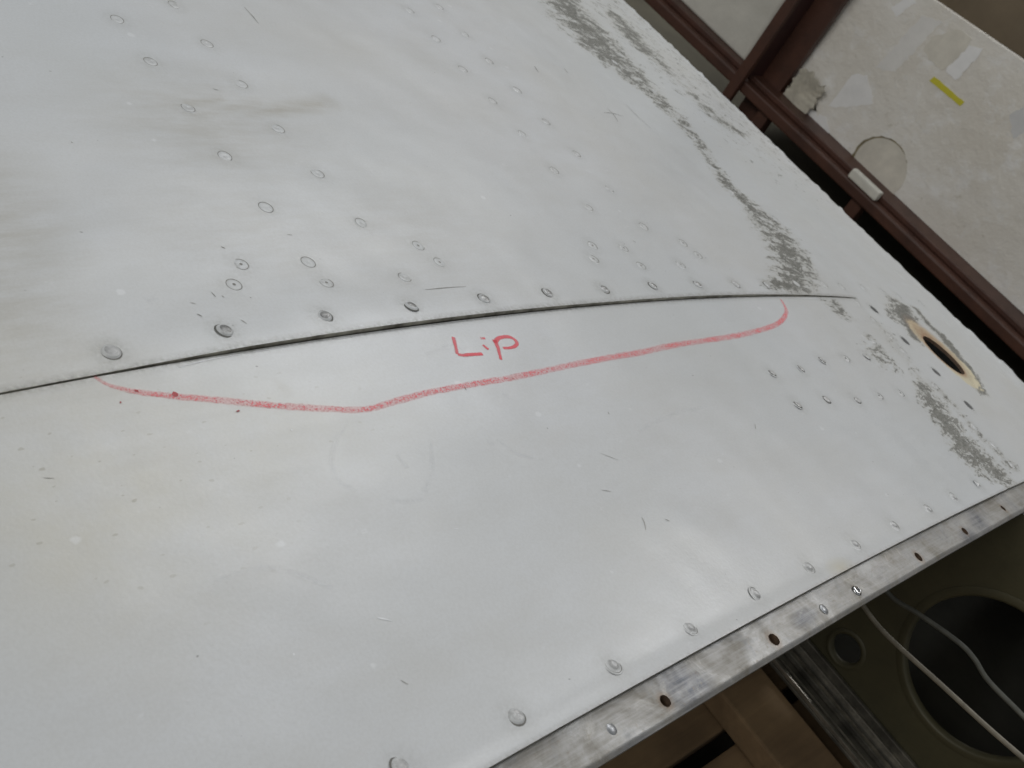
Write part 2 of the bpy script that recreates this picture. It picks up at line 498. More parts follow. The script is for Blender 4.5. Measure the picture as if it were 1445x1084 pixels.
def band_mask(s, y, pts, power=1.0):
    """pts: (px, py, half width px, strength) along a band that runs down the span"""
    p = np.array(pts, float)
    c = on_wing(p[:, :2]); l = on_wing(np.stack([p[:, 0]-p[:, 2], p[:, 1]], 1)); r = on_wing(np.stack([p[:, 0]+p[:, 2], p[:, 1]], 1))
    hw = np.abs(r[:, 0] - l[:, 0]) / 2
    o = np.argsort(c[:, 1]); cy = c[o, 1]
    sc_ = np.interp(y, cy, c[o, 0]); w_ = np.interp(y, cy, hw[o]); st = np.interp(y, cy, p[o, 3])
    ends = sstep(cy[0]-.012, cy[0], y) * (1 - sstep(cy[-1], cy[-1]+.012, y))
    return np.clip(1.15 - np.abs(s - sc_) / w_, 0, 1) ** power * st * ends

def line_mask(s, y, pts, hw):
    """soft mask along a polyline of photo points, half width in metres"""
    q = on_wing(pts); d = np.full(s.shape, 9.)
    for a, b in zip(q[:-1], q[1:]):
        ab = b - a; t = np.clip(((s-a[0])*ab[0] + (y-a[1])*ab[1]) / (ab @ ab + 1e-12), 0, 1)
        d = np.minimum(d, np.hypot(s-a[0]-t*ab[0], y-a[1]-t*ab[1]))
    return np.clip(1 - d / hw, 0, 1)

def blob(s, y, px, rs, ry, soft=1.0):
    c = on_wing([px])[0]
    return np.clip(1.2 - np.hypot((s-c[0])/rs, (y-c[1])/ry), 0, 1) ** soft

BAND_A = [(785,-15,22,.95),(800,8,26,1.0),(832,48,34,1.0),(868,86,30,.95),(905,120,20,.85),(932,142,15,.75),(958,168,12,.75),(985,200,10,.7),
          (1010,236,9,.7),(1030,264,12,.8),(1052,283,14,.8),(1076,308,22,.85),(1100,335,28,.9),(1116,362,30,.95),(1120,388,36,.95),(1122,406,38,.9)]
BAND_A2 = [(868,20,10,.7),(895,55,14,.75),(925,82,14,.6),(960,115,10,.3),(1010,165,14,.5),(1032,180,16,.7),(1050,195,10,.2)]
BAND_B = [(1240,460,14,.35),(1285,515,10,.3),(1297,540,14,.7),(1312,565,20,.95),(1332,590,22,1.),(1352,618,24,1.),(1370,640,28,1.),(1398,664,26,.95),(1420,682,16,.8)]
BAND_B2 = [(1330,556,7,.5),(1352,580,8,.6),(1372,604,8,.5),(1400,632,8,.5),(1424,655,12,.7)]
BAND_C = [(1262,425,8,.7),(1270,432,18,.95),(1277,448,22,1.),(1284,462,12,.9),(1292,478,6,.8)]
BAND_D = [(1296,440,5,.75),(1312,458,5,.75),(1330,474,6,.95),(1345,492,6,1.),(1360,512,7,1.),(1374,530,8,1.),(1381,544,9,1.05),(1384,551,8,.8)]

def skin_attrs(o, s, y):
    peel = np.zeros(s.shape)
    for b, k in ((BAND_A, .73), (BAND_A2, 1.0), (BAND_B, .75), (BAND_B2, .7), (BAND_C, .9), (BAND_D, .95)):
        peel = np.maximum(peel, k * band_mask(s, y, b, .8))
    peel = np.maximum(peel, .75 * blob(s, y, (1105, 404), .035, .008))
    peel = np.maximum(peel, .55 * blob(s, y, (1182, 436), .022, .014))
    peel = np.maximum(peel, .42 * blob(s, y, (1244, 505), .03, .02))
    peel = np.maximum(peel, .5 * blob(s, y, (1232, 483), .012, .012))
    # loose chips near the nose
    peel = np.maximum(peel, .22 * sstep(.60, .72, s) * (1 - sstep(S_NOSE-.02, S_NOSE+.03, s)) * sstep(.30, .5, y))
    # a run of thin streaks along the nose
    fattr(o, 'peel', peel)
    st = .5 * line_mask(s, y, [(262,172),(330,152),(362,146)], .010)
    st = np.maximum(st, .6 * line_mask(s, y, [(355,163),(400,154),(465,144)], .009))
    st = np.maximum(st, .7 * line_mask(s, y, [(265,147),(312,141)], .006))
    st = np.maximum(st, .35 * blob(s, y, (300, 180), .07, .05))
    st = np.maximum(st, .45 * blob(s, y, (-8, 310), .035, .05))
    st = np.maximum(st, .40 * blob(s, y, (-8, 420), .035, .06))
    st = np.maximum(st, .22 * blob(s, y, (150, 545), .03, .02))
    st = np.maximum(st, .22 * blob(s, y, (360, 330), .09, .05))
    st = np.maximum(st, .20 * blob(s, y, (560, 330), .09, .06))
    st = np.maximum(st, .30 * blob(s, y, (400, 547), .004, .004))
    st = np.maximum(st, .18 * blob(s, y, (210, 650), .02, .01))
    fattr(o, 'stain', st)
    ye = .5 * blob(s, y, (120, 690), .07, .06)
    ye = np.maximum(ye, .35 * blob(s, y, (330, 620), .08, .04))
    ye = np.maximum(ye, .35 * blob(s, y, (40, 600), .05, .05))
    ye = np.maximum(ye, .8 * blob(s, y, (1186, 803), .012, .006))
    ye = np.maximum(ye, .08 * sstep(.52, .66, s))
    fattr(o, 'yellow', ye)
    gr = np.zeros(s.shape)
    for q, amp in [(q, .30) for q in allr] + [(q, .55) for q in seam_sy] + [(q, .5) for q in scr_sy]:
        d = np.hypot(s-q[0], y-q[1]); gr = np.maximum(gr, amp * np.clip(1.25 - d/.0075, 0, 1))
    sd = np.abs(y - Y_SEAM)
    gr = np.maximum(gr, .85 * np.clip(1 - sd/.0032, 0, 1) * (s < S_END + .004))
    gr = np.maximum(gr, .5 * np.clip(1 - (y - Y_EDGE)/.002, 0, 1) * (y < .1))
    fattr(o, 'grime', gr)
    hd = np.hypot((s-HOLE[0])/HA, (y-HOLE[1])/HB)
    es = np.where(s > HOLE[0], 1.72, 1.15)
    ey = np.where(y > HOLE[1], 1.75, 1.65)
    pr = np.clip(2.0 - np.hypot((s-HOLE[0])/(HA*es), (y-HOLE[1])/(HB*ey)) - .5, 0, 1)
    fattr(o, 'primer', pr)
    c2 = HOLE + np.array([.006, .009])
    ru = np.clip(1.5 - np.hypot((s-c2[0])/.023, (y-c2[1])/.025), 0, 1)
    ru = np.maximum(ru, np.clip(1.24 - hd, 0, .2) * 5) * (hd < 3)
    fattr(o, 'rust', np.clip(ru, 0, .95))
    fattr(o, 'rough', np.clip(.04 + 1.0 * sstep(.66, .92, s), 0, 1.2))
    vattr(o, 'suv', np.stack([s, y, 0*s], -1))

def grid_skin(name, s_ax, y_ax, thick, hole=False):
    S, Y = np.meshgrid(s_ax, y_ax, indexing='ij')
    ns, ny = S.shape
    s, y = S.ravel().copy(), Y.ravel().copy()
    y = np.where((s > S_END) & (np.abs(y - Y_SEAM) < .0006), Y_SEAM - (1e-7 if hole else 0), y)
    keep = np.ones(len(s), bool)
    F = []
    idx = np.arange(ns*ny).reshape(ns, ny)
    q = np.stack([idx[:-1, :-1], idx[1:, :-1], idx[1:, 1:], idx[:-1, 1:]], -1).reshape(-1, 4)
    edge_loop = None
    if hole:
        d = np.hypot((s-HOLE[0])/HA, (y-HOLE[1])/HB)
        inside = d < 1.0 - .02
        fin = inside[q].any(1)
        q = q[~fin]
        used = np.zeros(len(s), bool); used[q.ravel()] = True
        gone = np.zeros(len(s), bool)
        near = used & (d < 1.16)
        # boundary vertices: used, touched by a removed face
        qq = np.stack([idx[:-1, :-1], idx[1:, :-1], idx[1:, 1:], idx[:-1, 1:]], -1).reshape(-1, 4)[fin]
        touch = np.zeros(len(s), bool); touch[qq.ravel()] = True
        bnd = used & touch
        k = 1.0 / d[bnd]
        s[bnd] = HOLE[0] + (s[bnd]-HOLE[0])*k; y[bnd] = HOLE[1] + (y[bnd]-HOLE[1])*k
    # real unevenness: paint blisters on the nose, slight oil-canning
    dis = np.zeros(len(s))
    rough = sstep(.74, .90, s)
    v_ = np.zeros(len(s))
    for _ in range(900):
        c0, c1 = rng.uniform(.6, S_NOSE+.05), rng.uniform(y_ax[0], min(y_ax[-1], .75))
        r = rng.uniform(.002, .005)
        m = (np.abs(s-c0) < r) & (np.abs(y-c1) < r*1.6)
        if m.any():
            dd = np.hypot(s[m]-c0, (y[m]-c1)/1.6)/r
            v_[m] += np.clip(1-dd**2, 0, 1) * rng.uniform(.0002, .0010)
    dis += v_ * rough * sstep(0, .004, np.abs(y - Y_SEAM))
    top = surf(s, y, 0) if True else None
    x, z, t = prof(s)
    top = top + np.stack([np.sin(t), 0*t, np.cos(t)], -1) * dis[:, None]
    verts = [top]; faces = [q.astype(int)]; fm = [np.zeros(len(q), int)]
    s2, y2 = [s], [y]
    off = len(s)
    # seam / end edge faces
    def edge_wall(ids, depth, flip, inset=0.0):
        nonlocal off
        b = top[ids] - np.stack([np.sin(t[ids]), np.full(len(ids), -inset), np.cos(t[ids])], -1)*np.array([depth, 1, depth])
        verts.append(top[ids].copy()); verts.append(b)
        s2.extend([s[ids], s[ids]]); y2.extend([y[ids], y[ids]])
        n = len(ids); a0 = off; b0 = off+n
        qd = np.array([(a0+i, b0+i, b0+i+1, a0+i+1) if flip else (a0+i, a0+i+1, b0+i+1, b0+i) for i in range(n-1)])
        faces.append(qd); fm.append(np.ones(len(qd), int)); off += 2*n
    return s, y, top, verts, faces, fm, edge_wall, idx, s2, y2

lower_bits = None
def finish_skin(name, data, label):
    s, y, top, verts, faces, fm, ew, idx, s2, y2 = data
    V = np.vstack(verts); Fc = np.vstack(faces); FM = np.concatenate(fm)
    used = np.zeros(len(V), bool); used[Fc.ravel()] = True
    remap = np.cumsum(used) - 1
    o = obj(name, V[used] - WO, remap[Fc], None, wing, True, mats=[PAINT, GRIMY], fmat=FM)
    sa = np.concatenate(s2)[used]; ya = np.concatenate(y2)[used]
    skin_attrs(o, sa, ya)
    o['label'] = label
    return o

d = grid_skin("skin_panel", s_ax, yl_ax, .001, hole=True)
i_end = np.searchsorted(s_ax, S_END)
d[6](d[7][:, 0], .0018, False)
d[6](d[7][:i_end+1, -1], .0016, True, -.0)
skin_low = finish_skin("skin_panel", d, 'white skin panel carrying the red crayon outline and the open hole')
d = grid_skin("skin_panel", s_ax, yu_ax, .001)
d[6](d[7][:i_end+1, 0], .0021, False)
skin_up = finish_skin("skin_panel", d, 'white skin panel with flush rivet rows whose edge stands up as a lip')

# backing strip under the open seam
sb = s_ax[(s_ax < S_END + .01) & (s_ax > -.4)]
vb = np.vstack([surf(sb, 0*sb + Y_SEAM - .012, -.0019), surf(sb, 0*sb + Y_SEAM + .02, -.0019) - np.stack([0*sb, 0*sb, np.interp(sb, LIP_S, LIP_Z)*.9], -1)])
n = len(sb)
obj("seam_backing", vb - WO, [(i, i+1, n+i+1, n+i) for i in range(n-1)], GRIMY, wing)

# rim of the open hole
a = np.linspace(0, 2*math.pi, 65)[:-1]
rs, ry = HOLE[0] + HA*np.cos(a)*1.0, HOLE[1] + HB*np.sin(a)*1.0
rim_t = surf(rs, ry, .0001); rim_b = surf(HOLE[0] + HA*.97*np.cos(a), HOLE[1] + HB*.97*np.sin(a), -.0022)
k = len(a)
obj("hole_rim", np.vstack([rim_t, rim_b]) - WO, [(i, (i+1) % k, k+(i+1) % k, k+i) for i in range(k)],
    simple("rusty_edge", (.10, .06, .035), .8, 0, .5, 300), wing)

# lower side of the nose back to the spar, and the nose beyond the cut-out
X_WEB, Z_BOT = .516, -.258
xb, zb, tb = prof(np.array([S_BOT]))
p0 = np.array([xb[0], zb[0]])
d0 = np.array([math.cos(tb[0]), -math.sin(tb[0])])
nb = 24
bz = []
p3 = np.array([X_WEB - .004, Z_BOT - .003]); p1 = p0 + d0*.12; p2 = p3 + np.array([.14, .005])
for t in np.linspace(0, 1, nb):
    bz.append((1-t)**3*p0 + 3*(1-t)**2*t*p1 + 3*(1-t)*t*t*p2 + t**3*p3)
bz = np.array(bz)
ys = np.array([-.42, .06, 1.0])
V = [(q[0], yy, q[1]) for yy in ys for q in bz]
F_ = [(j*nb+i, (j+1)*nb+i, (j+1)*nb+i+1, j*nb+i+1) for j in range(2) for i in range(nb-1)]
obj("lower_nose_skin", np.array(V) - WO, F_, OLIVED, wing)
s0 = float(np.interp(X_WEB, PX[:MONO], SS[:MONO]))
sn = np.linspace(s0, S_BOT, 60)
V = np.vstack([surf(sn, 0*sn - .42) * 1.0, surf(sn, 0*sn + Y_OUT)])
V[:, 2] -= .003
x_, z_, t_ = prof(sn)
V = np.vstack([np.stack([x_, 0*x_ - .42, z_ - .004], -1), np.stack([x_, 0*x_ + Y_OUT - .001, z_ - .004], -1)])
obj("nose_skin", V - WO, [(i, i+1, 60+i+1, 60+i) for i in range(59)], RIVP, wing)

# ---- spar: web with lightening holes, lower flange
def web_mesh(holes, y0, y1, z0, z1, step=.004):
    ya = np.arange(y0, y1+1e-9, step); za = np.linspace(z0, z1, int((z1-z0)/step)+1)
    Y, Z = np.meshgrid(ya, za, indexing='ij'); yv, zv = Y.ravel().copy(), Z.ravel().copy()
    idx = np.arange(len(yv)).reshape(Y.shape)
    q = np.stack([idx[:-1, :-1], idx[1:, :-1], idx[1:, 1:], idx[:-1, 1:]], -1).reshape(-1, 4)
    xv = np.zeros(len(yv))
    for (hy, hz, r) in holes:
        dd = np.hypot(yv-hy, zv-hz)/r
        fin = (dd < .985)[q].any(1)
        touch = np.zeros(len(yv), bool); touch[q[fin].ravel()] = True
        q = q[~fin]
        used = np.zeros(len(yv), bool); used[q.ravel()] = True
        b = touch & used & (dd < 1.6)
        kk = 1/dd[b]; yv[b] = hy+(yv[b]-hy)*kk; zv[b] = hz+(zv[b]-hz)*kk
    used = np.zeros(len(yv), bool); used[q.ravel()] = True; rm = np.cumsum(used)-1
    return np.stack([xv, yv, zv], -1)[used], rm[q]
BH = on_plane([(1400, 962)], (1, 0, 0), X_WEB)[0]
SH = on_plane([(1194, 916)], (1, 0, 0), X_WEB)[0]
holes = [(-.0165, -.152, .0555), (SH[1], SH[2], .0125)]
V, F_ = web_mesh(holes, -.42, .98, Z_BOT, -.054)
V[:, 0] += X_WEB
spar = obj("spar", V - WO, F_, OLIVE, wing, smooth=False)
spar['label'] = 'olive primed spar web with round lightening holes'
for (hy, hz, r) in holes:   # flanged lips of the holes
    a = np.linspace(0, 2*math.pi, 49)[:-1]; k = len(a); ring = []
    for rr, dx in ((r*1.06 + .002, -.0005), (r + .001, -.0018), (r - .001, -.001), (r - .0012, .004)):
        ring.append(np.stack([0*a + X_WEB + dx, hy + rr*np.cos(a), hz + rr*np.sin(a)], -1))
    V = np.vstack(ring)
    F_ = [(j*k+i, j*k+(i+1) % k, (j+1)*k+(i+1) % k, (j+1)*k+i) for j in range(3) for i in range(k)]
    obj("hole_flange", V - WO, F_, OLIVE, spar)
def spar_piece(name, a, b, mat, bev=.0008):
    v, f = box_mesh(a, b, bev); return obj(name, np.array(v) - WO, f, mat, spar, smooth=False)
spar_piece("spar_flange", (X_WEB-.030, -.42, Z_BOT-.0005), (X_WEB-.001, .98, Z_BOT+.0025), SPARM)
spar_piece("spar_cap", (X_WEB-.0042, -.42, Z_BOT+.003), (X_WEB-.0008, .98, Z_BOT+.020), SPARM)
SPAR_SHINE = simple("spar_shine_metal", (.40, .37, .31), .35, .7, .5, 90, bump=.3, bscale=160)  # lighter metal for thin strips added as streaks of shine on the flange
spar_piece("spar_shine_strip", (X_WEB-.0295, -.42, Z_BOT+.0027), (X_WEB-.0275, .98, Z_BOT+.0058), SPAR_SHINE, .0004)
spar_piece("spar_shine_strip", (X_WEB-.0210, -.42, Z_BOT+.0027), (X_WEB-.0200, .98, Z_BOT+.0040), SPAR_SHINE, .0003)
spar_piece("spar_shine_strip", (X_WEB-.0060, -.42, Z_BOT+.0027), (X_WEB-.0046, .98, Z_BOT+.0130), SPAR_SHINE, .0004)
spar_piece("spar_stringer", (X_WEB-.013, -.42, Z_BOT+.0028), (X_WEB-.0075, .98, Z_BOT+.0075), SPARM)

# ---- end strip (flange of bare metal along the cut edge)
ss_ = axis([(-.12, 0), (.62, .0009)])
yy_ = axis([(Y_OUT, 0), (Y_EDGE + .006, .0008)])
S, Y = np.meshgrid(ss_, yy_, indexing='ij'); s, y = S.ravel().copy(), Y.ravel().copy()
idx = np.arange(len(s)).reshape(S.shape)
q = np.stack([idx[:-1, :-1], idx[1:, :-1], idx[1:, 1:], idx[:-1, 1:]], -1).reshape(-1, 4)
strip_holes = [(938,990),(1092,903),(1295,787),(1361,750),(1415,718)]
sh_sy = on_wing(strip_holes, -.003)
rust = np.zeros(len(s))
hole_r = (.0023, .0026, .0026, .0022, .002)
for h_, r in zip(sh_sy, hole_r):
    dd = np.hypot(s-h_[0], y-h_[1])/r
    fin = (dd < .97)[q].any(1)
    touch = np.zeros(len(s), bool); touch[q[fin].ravel()] = True
    q = q[~fin]; used = np.zeros(len(s), bool); used[q.ravel()] = True
    b = touch & used & (dd < 2); kk = 1/dd[b]
    s[b] = h_[0]+(s[b]-h_[0])*kk; y[b] = h_[1]+(y[b]-h_[1])*kk
    rust = np.maximum(rust, .75*np.clip(1.5-dd*.75, 0, 1))
x_, z_, t_ = prof(s)
OFFS = -.0024
wob = .0003*np.sin(s*55)*np.sin(y*300) + .00035*np.sin(s*23+1)
hh = OFFS + wob - .0010*(1-sstep(0, .002, y-Y_OUT))
top = np.stack([x_+np.sin(t_)*hh, y, z_+np.cos(t_)*hh], -1)
ids = idx[:, 0]
bot = top[ids] - np.stack([np.sin(t_[ids]), 0*ids, np.cos(t_[ids])], -1)*.0018
V = np.vstack([top, top[ids], bot]); n0 = len(top); n1 = len(ids)
q2 = np.array([(n0+i, n0+n1+i, n0+n1+i+1, n0+i+1) for i in range(n1-1)])
Fq = np.vstack([q, q2]); used = np.zeros(len(V), bool); used[Fq.ravel()] = True; rm = np.cumsum(used)-1
strip = obj("end_strip", V[used]-WO, rm[Fq], STRIP, wing)
fattr(strip, 'rust', np.concatenate([rust, 0*ids, 0*ids])[used])
dark = np.zeros(len(s))
for px, rs_, ry_ in (((962, 970), .012, .012), ((985, 965), .008, .006), ((905, 1060), .014, .004), ((1367, 757), .012, .005), ((1380, 735), .012, .010), ((1135, 872), .010, .004)):
    c_ = on_wing([px], -.003)[0]; dark = np.maximum(dark, np.clip(1.3 - np.hypot((s-c_[0])/rs_, (y-c_[1])/ry_), 0, 1))
fattr(strip, 'dark', np.concatenate([dark, 0*ids, 0*ids])[used])
strip['label'] = 'bare oxidised metal strip with screw holes along the cut edge'
def strip_frame(sy):
    x, z, t = prof(sy[0]); nrm = np.array([math.sin(t), 0, math.cos(t)]); ta = np.array([math.cos(t), 0, -math.sin(t)])
    return np.array([float(x), sy[1], float(z)]) + nrm*OFFS, Matrix(np.stack([ta, [0, 1., 0], nrm], 1).tolist())
for h_, r in zip(sh_sy, hole_r):      # bore walls
    P, M3 = strip_frame(h_)
    a = np.linspace(0, 2*math.pi, 25)[:-1]; k = len(a)
    v = np.vstack([np.stack([r*np.cos(a), r*np.sin(a), 0*a+.0], -1), np.stack([r*.96*np.cos(a), r*.96*np.sin(a), 0*a-.004], -1)])
    o = obj("screw_hole", v, [(i, (i+1) % k, k+(i+1) % k, k+i) for i in range(k)], bpy.data.materials.get("rusty_edge"), strip)
    o.matrix_local = Matrix.Translation(Vector(P-WO)) @ M3.to_4x4()

# ---- rivets (lathe profiles shared by alike rivets)
def lathe(name, prof_, mats, pm, seg=28, squash=None):
    vs = []; fs = []; fm = []
    for (r, z) in prof_:
        if r < 1e-7: vs.append([(0, 0, z)]); continue
        vs.append([(r*math.cos(2*math.pi*i/seg), r*math.sin(2*math.pi*i/seg), z) for i in range(seg)])
    flat = []; start = []
    for ring in vs: start.append(len(flat)); flat += ring
    for j in range(len(vs)-1):
        for i in range(seg):
            i2 = (i+1) % seg
            if len(vs[j]) == 1: fs.append((start[j], start[j+1]+i2, start[j+1]+i)[::-1])
            elif len(vs[j+1]) == 1: fs.append((start[j]+i, start[j]+i2, start[j+1]))
            else: fs.append((start[j]+i, start[j]+i2, start[j+1]+i2, start[j+1]+i))
            fm.append(pm[j])
    me = bpy.data.meshes.new(name); me.from_pydata(flat, [], fs)
    for m_ in mats: me.materials.append(m_)
    me.polygons.foreach_set('material_index', fm); me.polygons.foreach_set('use_smooth', [True]*len(fs)); me.update()
    return me
mm = .001
def flush(name, R, lift_, ringmat, dimple=True):
    p = [(R+.5*mm, -.15*mm), (R+.12*mm, .10*mm), (R-.28*mm, .06*mm), (R-.5*mm, .14*mm), (R*.6, .14*mm+lift_), (R*.22, .14*mm+lift_*1.1), (R*.1, .05*mm+lift_), (0, .02*mm+lift_)]
    return lathe(name, p, [RIVP, ringmat], [0, 1, 0, 0, 0, 1 if dimple else 0, 1 if dimple else 0])
M_FLUSH = flush("flush_rivet_head", 3.2*mm, .06*mm, RING, False)
M_FLUSHC = flush("flush_rivet_head_dimpled", 3.2*mm, .06*mm, RING, True)
M_FLUSHD = flush("flush_rivet_head_dark", 3.2*mm, .12*mm, RINGD)
def dome(name, R, h_, mats):
    p = [(R+.7*mm, -.2*mm), (R+.05*mm, .06*mm)]
    for a in np.linspace(0, math.pi/2, 7)[0:]:
        p.append((R*math.cos(a)*.97 if a < 1.57 else 0, .08*mm + h_*math.sin(a)))
    p[-1] = (0, .08*mm+h_)
    return lathe(name, p, mats, [1] + [0]*2 + [0]*2 + [2]*4)
M_DOME = dome("domed_rivet_head", 3.0*mm, .9*mm, [RIVP, RING2, DIRTYH])
M_DOMEW = dome("worn_domed_rivet_head", 3.0*mm, .95*mm, [RIVP, RINGD, WORN])
M_EDGE = lathe("dimpled_rivet_head", [(3.7*mm, -.15*mm), (3.15*mm, .12*mm), (2.9*mm, .05*mm), (2.6*mm, .18*mm), (1.9*mm, .34*mm), (1.6*mm, .62*mm), (.9*mm, .90*mm), (0, .98*mm)],
               [RIVP, RING2, DIRTYH], [0, 1, 0, 0, 2, 2, 0])
M_BLOCK = lathe("raised_rivet_head", [(3.5*mm, -.2*mm), (3.0*mm, .10*mm), (2.7*mm, .10*mm), (2.4*mm, .45*mm), (1.5*mm, .75*mm), (0, .85*mm)],
                [RIVP, RINGD, DIRTYH], [0, 1, 1, 2, 2])
M_SCREW = lathe("countersunk_screw", [(5.2*mm, -.1*mm), (4.7*mm, .12*mm), (4.2*mm, -.05*mm), (3.4*mm, .06*mm), (0, .06*mm)], [RIVP, DARK, RINGD], [0, 2, 1, 1])

def put(me, name, sy, scale=1.0, tilt=0.05, parent=None):
    o = bpy.data.objects.new(name, me); COL.objects.link(o); o.parent = parent or (skin_up if sy[1] > Y_SEAM else skin_low)
    P = surf(sy[0], sy[1]); M3 = frame(float(sy[0]), float(sy[1]))
    rt = Matrix.Rotation(random.uniform(-tilt, tilt), 3, 'X') @ Matrix.Rotation(random.uniform(-tilt, tilt), 3, 'Y') @ Matrix.Rotation(random.uniform(0, 6.28), 3, 'Z')
    o.matrix_local = Matrix.Translation(Vector(P-WO)) @ (M3 @ rt).to_4x4() @ Matrix.Scale(scale*random.uniform(.96, 1.05), 4)
    return o
for q in on_wing(cross): put(M_FLUSHC, "flush_rivet", q, 1.0)
for q in on_wing(row1+row2): put(M_FLUSH, "flush_rivet", q, 1.0)
for q in on_wing(row3+row4): put(M_FLUSH, "flush_rivet", q, .98)
for q in on_wing(seamf+nosef): put(M_FLUSH, "flush_rivet", q, 1.0)
for i, q in enumerate(seam_sy): put(M_DOME if i in (0, 9, 10) else M_DOMEW, "domed_rivet", q, 1.08 if i < 2 else 1.0, .12)
for i, q in enumerate(on_wing(edger)): put(M_DOME if i < 2 else M_EDGE, "edge_rivet", q, 1.0 if i < 2 else 1.05, .14)
for i, q in enumerate(on_wing(block)): put(M_BLOCK if i in (0, 1, 2, 5, 6, 7) else M_FLUSHD, "raised_rivet", q, 1.0, .16)
for q in scr_sy: put(M_SCREW, "countersunk_screw", q, 1.0, .02)

# screws and rivet heads on the strip
M_SHINY = lathe("bright_screw_head", [(2.6*mm, -.2*mm), (2.6*mm, .8*mm), (2.2*mm, 1.25*mm), (1.2*mm, 1.6*mm), (1.0*mm, 1.3*mm), (0, 1.25*mm)],
                [simple("bright_screw_metal", (.62, .62, .62), .2, 1.0, .5, 600), DARK], [0, 0, 0, 1, 1])
M_SRIV = lathe("strip_rivet_head", [(2.5*mm, -.1*mm), (2.35*mm, .12*mm), (2.2*mm, .02*mm), (2.0*mm, .28*mm), (0, .34*mm)],
               [simple("pale_rivet_metal", (.40, .41, .42), .4, .6, .3, 400), RINGD], [1, 1, 0, 0])
for px, me, nm in (((1207, 836), M_SHINY, "bright_screw"), ((862, 1031), M_SRIV, "strip_rivet"), ((1162, 861), M_SRIV, "strip_rivet")):
    P, M3 = strip_frame(on_wing([px], -.003)[0])
    o = bpy.data.objects.new(nm, me); COL.objects.link(o); o.parent = strip
    o.matrix_local = Matrix.Translation(Vector(P-WO)) @ (M3 @ Matrix.Rotation(.08, 3, 'X')).to_4x4()

# ---- crayon marks: thin strips of wax lying on the skin
WSC = 1.0
def stroke(pts, widths, n):
    p = smooth_line(pts, n)
    w_ = np.interp(np.linspace(0, 1, n), np.linspace(0, 1, len(widths)), widths)
    sy = on_wing(p)
    # width measured on the surface
    t = np.gradient(sy, axis=0); t /= np.linalg.norm(t, axis=1)[:, None] + 1e-12
    nr = np.stack([-t[:, 1], t[:, 0]], -1)
    px_m = np.linalg.norm(surf(sy[:, 0], sy[:, 1]) - CAM, axis=1) / FPX
    return sy, nr, w_ * px_m * WSC
def stroke_mesh(strokes, off=.00013):
    V, F_, A = [], [], []
    for pts, widths, n in strokes:
        sy, nr, hw = stroke(pts, widths, n)
        base = sum(len(v) for v in V); m = 7
        for j in range(m):
            u = -1 + 2*j/(m-1)
            q = sy + nr*(hw*u)[:, None]
            V.append(surf(q[:, 0], q[:, 1], off)); A.append(np.full(n, abs(u)))
            # fade the tips
            A[-1] = np.maximum(A[-1], np.interp(np.arange(n), [0, 1.5, n-2.5, n-1], [.8, 0, 0, .8]))
        F_ += [(base+j*n+i, base+j*n+i+1, base+(j+1)*n+i+1, base+(j+1)*n+i) for j in range(m-1) for i in range(n-1)]
    return np.vstack(V), F_, np.concatenate(A)
z7 = lambda L: [(x/3.01, 350+y/3.01) for x, y in L]
z8 = lambda L: [(480+x/3.01, 320+y/3.01) for x, y in L]
z9 = lambda L: [(900+x/4.25, 300+y/4.25) for x, y in L]
line = (z7([(400,547),(450,578),(520,600),(600,615),(740,630),(900,643),(1060,658),(1250,673)]) +
        z8([(0,774),(45,777),(100,774),(165,761),(250,736),(350,710),(500,680),(650,655),(730,643),(900,607),(1100,567)]) +
        z9([(0,845),(200,800),(400,768),(600,735),(780,690),(860,650),(890,600),(880,560),(858,522)]))
WSC = .57
V, F_, A = stroke_mesh([(line, [5, 7, 9, 11, 12, 13, 13, 13, 12.5, 12, 12, 12, 12, 11, 11, 11, 11, 11, 11, 11, 10, 10, 9, 8, 7, 6.5, 5], 500)])
o = obj("crayon_line", V-WO, F_, MARK, skin_low); fattr(o, 'across', A); o['label'] = 'smudged pinkish red crayon line closing against the seam'
WSC = 1.08
zl = lambda L: [(600+x/7.225, 440+y/7.225) for x, y in L]
letters = [([zl([(285,258),(300,320),(314,380),(328,436)])][0], [3.4, 3.6, 3.6], 30),
           (zl([(328,436),(380,444),(440,441),(520,436),(585,432)]), [3.4, 3.8, 3.4], 30),
           (zl([(560,273),(588,272),(612,274)]), [2.6, 2.6], 10),
           (zl([(586,338),(612,362),(645,388)]), [2.8, 3.0, 3.0], 14),
           (zl([(700,288),(722,330),(744,385),(757,440),(770,494)]), [4.6, 4.0, 3.2, 3.0], 34),
           (zl([(708,315),(735,282),(772,264),(820,257),(870,265),(912,290),(932,325),(918,352),(880,368),(835,374),(790,374)]), [4.0, 3.6, 3.6, 3.2, 2.6], 70)]
V, F_, A = stroke_mesh(letters)
o = obj("crayon_lettering", V-WO, F_, MARKL, skin_low); fattr(o, 'across', A); o['label'] = 'handwritten red crayon word Lip'
drops = [([(243,555),(247,556.5),(251,557.5)], [3.2, 4.0, 2.4], 9), ([(169,568),(171,568.5)], [1.3, 1.3], 5), ([(334,580.5),(338,579)], [1.0, 1.2], 5),
         ([(190,551.5),(195,552.5)], [1.8, 1.6], 5)]
V, F_, A = stroke_mesh(drops, .00022)
o = obj("crayon_crumb", V-WO, F_, simple("dark_red_wax", (.38, .025, .03), .5), skin_low); fattr(o, 'across', A*0); o['kind'] = 'stuff'

